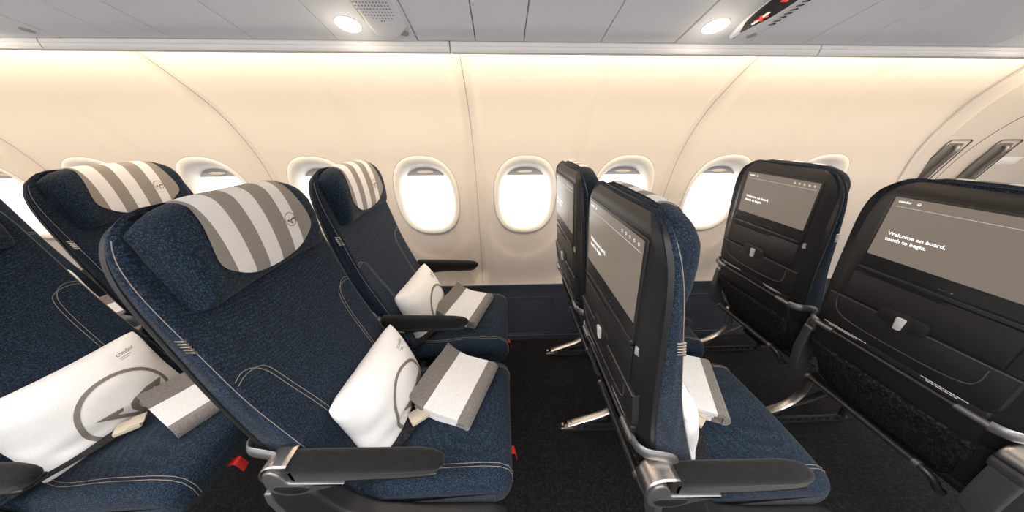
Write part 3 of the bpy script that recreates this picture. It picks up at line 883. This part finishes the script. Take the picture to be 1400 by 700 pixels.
# passenger service panels with downlight, vents and signs
def service(x0, x1, label, light=None, spk=None, sign=None, dot=None):
    y0 = .30
    root = empty('service_panel', CP((x0 + x1)/2, .56, 0), label, 'ceiling panel', 'service panels above the seats')
    inv = Vector(root.location)
    def C(x, y, d): return tuple(Vector(CP(x, y, d)) - inv)
    mb = MB(); mb.prism(rect(x0 + .0015, y0, x1 - .0015, CY0 - .0015), C, -.006, .0012, .0008, 0, 1)
    mb.build('panel', M['ceil'], root)
    if light:
        lx, ly = light
        mb = MB(); mb.loft([[C(lx + r*cos(t*pi/16), ly + r*sin(t*pi/16), d) for t in range(32)] for r, d in ((.0275, .0), (.0270, .0022), (.0250, .0024))], cap=False)
        ring = mb.build('downlight', M['lip'], root)
        mb = MB(); mb.loft([[C(lx + r*cos(t*pi/16), ly + r*sin(t*pi/16), d) for t in range(32)] for r, d in ((.0255, .001), (.0250, .0026), (.015, .0034), (.002, .0036))])
        mb.build('lens', M['lamp'], ring)
        la = bpy.data.lights.new('halo_light', 'POINT'); la.energy = .07; la.color = (1, .84, .64); la.shadow_soft_size = .02  # point light added below the lens for a halo on the panel
        lo = bpy.data.objects.new('halo_light', la); COL.objects.link(lo); lo.parent = root; lo.location = C(lx, ly, .035)
    if spk:
        cx, w = spk
        out = [(cx - w, y0 + .02)] + [(cx + w, y0 + .02)] + [((cx + w*cos(t*pi/20)**.8 if t < 10 else cx - w*abs(cos(t*pi/20))**.8) - .014 * sin(t*pi/20)**2, .742 + .055 * sin(t*pi/20)) for t in range(0, 21)]
        mb = MB(); mb.prism(out, C, 0, .011, .009, 0, 4)
        b = mb.build('speaker_housing', M['ceil'], root, 50)
        mb = MB()
        for i in range(-5, 6):
            for j in range(26):
                y = .735 - .0085 * j; x = cx - .004 + i * .0062
                if ((x - cx)/.037)**2 + max(0, (y - .690)/.046)**2 > 1: continue
                q = [mb.add(C(x + .0016*cos(t*pi/3), y + .0016*sin(t*pi/3), .0114)) for t in range(6)]; mb.face(q)
        h = mb.build('speaker_holes', M['gap'], b, recalc=False); h['kind'] = 'stuff'
        mb = MB(); mb.tube([C(cx - w - .003, y0 + .02, .003), C(cx - w - .003, .74, .003), C(cx - w*.8, .775, .003)], .0016, 6)
        mb.build('light_gap', M['handle'], root)
    if sign:
        cx = sign
        hs = [(cx - .022, .34), (cx + .058, .34), (cx + .052, .74), (cx + .034, .775), (cx - .002, .792), (cx - .016, .74)]
        mb = MB(); mb.prism(round_poly(hs, .006, 3), C, 0, .010, .008, 0, 3)
        hsg = mb.build('sign_housing', M['ceil'], root, 50)
        bl = [(cx - .021, .36), (cx + .026, .36), (cx + .026, .675), (cx + .020, .715), (cx - .001, .763), (cx - .014, .735), (cx - .020, .70)]
        mb = MB(); mb.prism(round_poly(bl, .006, 3), C, .006, .0112, .0008, 0, 1)
        mb.build('sign_face', M['signblk'], hsg)
        mb = MB()
        mb.prism([(cx - .0015, .695), (cx + .0045, .695), (cx + .0035, .732), (cx - .0025, .732)], C, .008, .0116, .0002, 0, 1)
        for s in (-1, 1):
            a = radians(45*s); c0 = Vector((cx + .002, .7135))
            d = Vector((cos(a), sin(a))) * .0115; n = Vector((-d.y, d.x)).normalized() * .0024
            mb.prism([tuple(c0 - d - n), tuple(c0 + d - n), tuple(c0 + d + n), tuple(c0 - d + n)], C, .008, .0119, .0002, 1, 1)
        mb.prism([(cx - .002, .739), (cx + .001, .739), (cx + .001, .742), (cx - .002, .742)], C, .008, .0116, .0002, 1, 1)
        mb.prism([(cx - .006, .66), (cx + .008, .66), (cx + .008, .668), (cx - .006, .668)], C, .008, .0116, .0002, 1, 1)
        mb.build('no_smoking_sign', [M['sign_w'], M['sign_r']], hsg)['label'] = 'lit no smoking symbol, white bar with red cross'
        mb = MB()
        for j in range(24):
            y = .735 - .011 * j
            mb.tube([C(cx + .040, y, .0098), C(cx + .047, y - .003, .0104), C(cx + .053, y - .003, .0090)], .0014, 5)
        mb.build('vent_slots', M['gap'], hsg)
    if dot:
        mb = MB(); dx_, dy_ = dot
        mb.loft([[C(dx_ + r*cos(t*pi/10), dy_ + r*sin(t*pi/10), d) for t in range(20)] for r, d in ((.010, .0005), (.0098, .0022), (.008, .0024))])
        mb.build('attendant_cap', mat('cap_grey', (.40, .40, .41), .5) if 'cap_grey' not in bpy.data.materials else bpy.data.materials['cap_grey'], root)
service(-.387, -.197, 'ceiling panel with round lit downlight and perforated speaker, above left seats', (-.330, .762), (-.243, .042), None, (-.219, .790))
service(.435, .618, 'ceiling panel with lit downlight and black no smoking sign, above right seats', (.486, .754), None, .551, (.600, .785))
service(-1.27, -1.018, 'ceiling panel at top left corner with only its outer end showing', (-1.17, .762), None, None, (-1.046, .793))
service(1.26, 1.46, 'ceiling panel at top right corner lit warm by its own lamp', (1.335, .745), None, None, None)

# ------------------------------------------------------------------ door lining beyond the last window
def dp(x, z, d): return (x, wy(z) + .0 - d, z)
zz = [.0 + .04*k for k in range(43)]
mb = MB(); mb.tube([(wall_edge(z) + .004, wy(z) - .004, z) for z in zz if z > .3], .0075, 8); struct(mb.build('trim_20', M['lip'], None))
mb = MB(); mb.grid([[(wall_edge(z) + t, wy(z) + o_, z) for t, o_ in ((.0, .004), (.02, .0), (.09, .004), (.14, .020), (.16, .045), (1.4, .050))] for z in zz])
door = struct(mb.build('door_1', M['doorp'], None, 40))
def DO(x, z, d): return (x, wy(z) + .047 - d, z)
def slot(xc, name):
    mb = MB(); P = round_poly(rect(xc - .045, .98, xc + .045, 1.235), .02, 4)
    mb.prism(P, DO, -.01, .006, .003); b = struct(mb.build('handle_recess', mat('recess_grey', (.16, .155, .15), .5) if 'recess_grey' not in bpy.data.materials else bpy.data.materials['recess_grey'], door))
    P = round_poly(rect(xc - .058, .96, xc + .066, 1.250), .016, 4)
    mb = MB(); q = [DO(a, b_, .004) for a, b_ in P]; q.append(q[0]); mb.tube(q, .0022, 6); struct(mb.build('recess_frame', M['gap'], door))
    mb = MB(); mb.tube(smooth_path([DO(xc - .012, 1.00, .006), DO(xc - .010, 1.02, .030), DO(xc - .005, 1.11, .034), DO(xc - .002, 1.20, .030), DO(xc, 1.222, .006)], 6), .011, 10)
    struct(mb.build('door_handle', M['gunmetal'], door))
slot(2.40, 'a'); slot(2.68, 'b')
mb = MB(); mb.tube([DO(2.52, z, .0) for z in zz], .0025, 6); struct(mb.build('door_joint', M['gap'], door))
mb = MB(); mb.prism(round_poly(rect(2.78, 1.12, 2.90, 1.16), .004), DO, 0, .002, .001); struct(mb.build('door_placard', M['white_label'], door))

# ------------------------------------------------------------------ rest of the cabin, closed around the camera
def plane(name, pts, m): 
    mb = MB(); mb.face([mb.add(p) for p in pts]); return struct(mb.build(name, m, None, smooth=False, recalc=False))
mb = MB()   # the far side of the cabin, with its own row of windows
xs_ = [-3.2] + [q for k in range(11) for q in (-2.85 + .535*k, -2.85 + .535*k + .30)] + [3.4]
for a, b in zip(xs_[:-1], xs_[1:]):
    hole = (xs_.index(a) % 2 == 1)
    for z0, z1 in ((0, .78), (.78, 1.18), (1.18, 2.25)):
        if hole and z0 == .78: continue
        mb.face([mb.add(p) for p in ((a, -1.2, z0), (b, -1.2, z0), (b, -1.2, z1), (a, -1.2, z1))])
struct(mb.build('wall_front', M['cabin'], None, smooth=False, recalc=False))
plane('wall_left', [(-3.0, -1.2, 0), (-3.0, 1.62, 0), (-3.0, 1.62, 2.25), (-3.0, -1.2, 2.25)], M['cabin'])
plane('wall_right', [(3.3, -1.2, 0), (3.3, 1.62, 0), (3.3, 1.62, 2.25), (3.3, -1.2, 2.25)], M['cabin'])
plane('trim_30', [(-3.2, -1.2, 2.25), (3.4, -1.2, 2.25), (3.4, .0, 2.25), (-3.2, .0, 2.25)], M['cabin'])
mb = MB(); mb.grid([[(-3.2, y, z), (3.4, y, z)] for y, z in ((-.10, 1.745), (-.06, 1.95), (.0, 2.25))]); struct(mb.build('trim_31', M['cabin'], None))
mb = MB(); mb.grid([[(-3.2, y, z), (3.4, y, z)] for y, z in ((.93, 1.735), (.85, 1.76), (-.10, 1.80))]); struct(mb.build('trim_32', M['cabin'], None))

def area(name, loc, rot, sx, sy, power, col):
    l = bpy.data.lights.new(name, 'AREA'); l.shape = 'RECTANGLE'; l.size = sx; l.size_y = sy; l.energy = power; l.color = col
    o = bpy.data.objects.new(name, l); COL.objects.link(o); o.location = loc; o.rotation_euler = rot; return o
# cove strip between bin and side wall, aisle ceiling wash
area('cove_light', (-.1, .955, 1.560), (radians(80), 0, 0), 5.8, .02, 29, (1, .81, .57))
area('aisle_light', (0, -.50, 2.235), (0, 0, 0), 6.0, .45, 95, (1, .97, .95))

# daylight outside
w = bpy.data.worlds.new('World'); SC.world = w; w.use_nodes = True
bg = w.node_tree.nodes['Background']; bg.inputs[0].default_value = (1, .995, .98, 1); bg.inputs[1].default_value = 3.6

# ------------------------------------------------------------------ camera
cd = bpy.data.cameras.new('camera'); co = bpy.data.objects.new('camera', cd); COL.objects.link(co)
cd.sensor_fit = 'HORIZONTAL'; cd.sensor_width = 36; cd.lens = 36 * 369.517 / 1400; cd.clip_start = .02
R_ = (.999335902, -.0364277278, -.000881249); U_ = (.0162172199, .422975656, .905995914); F_ = (.0326306257, .905408535, -.423285515)
co.matrix_world = Matrix(((R_[0], U_[0], -F_[0], 0), (R_[1], U_[1], -F_[1], 0), (R_[2], U_[2], -F_[2], 1.3), (0, 0, 0, 1)))
SC.camera = co
SC.view_settings.view_transform = 'Standard'; SC.view_settings.look = 'None'; SC.view_settings.gamma = 1
SC.view_settings.use_curve_mapping = False; SC.view_settings.exposure = .25
SC.cycles.use_denoising = True
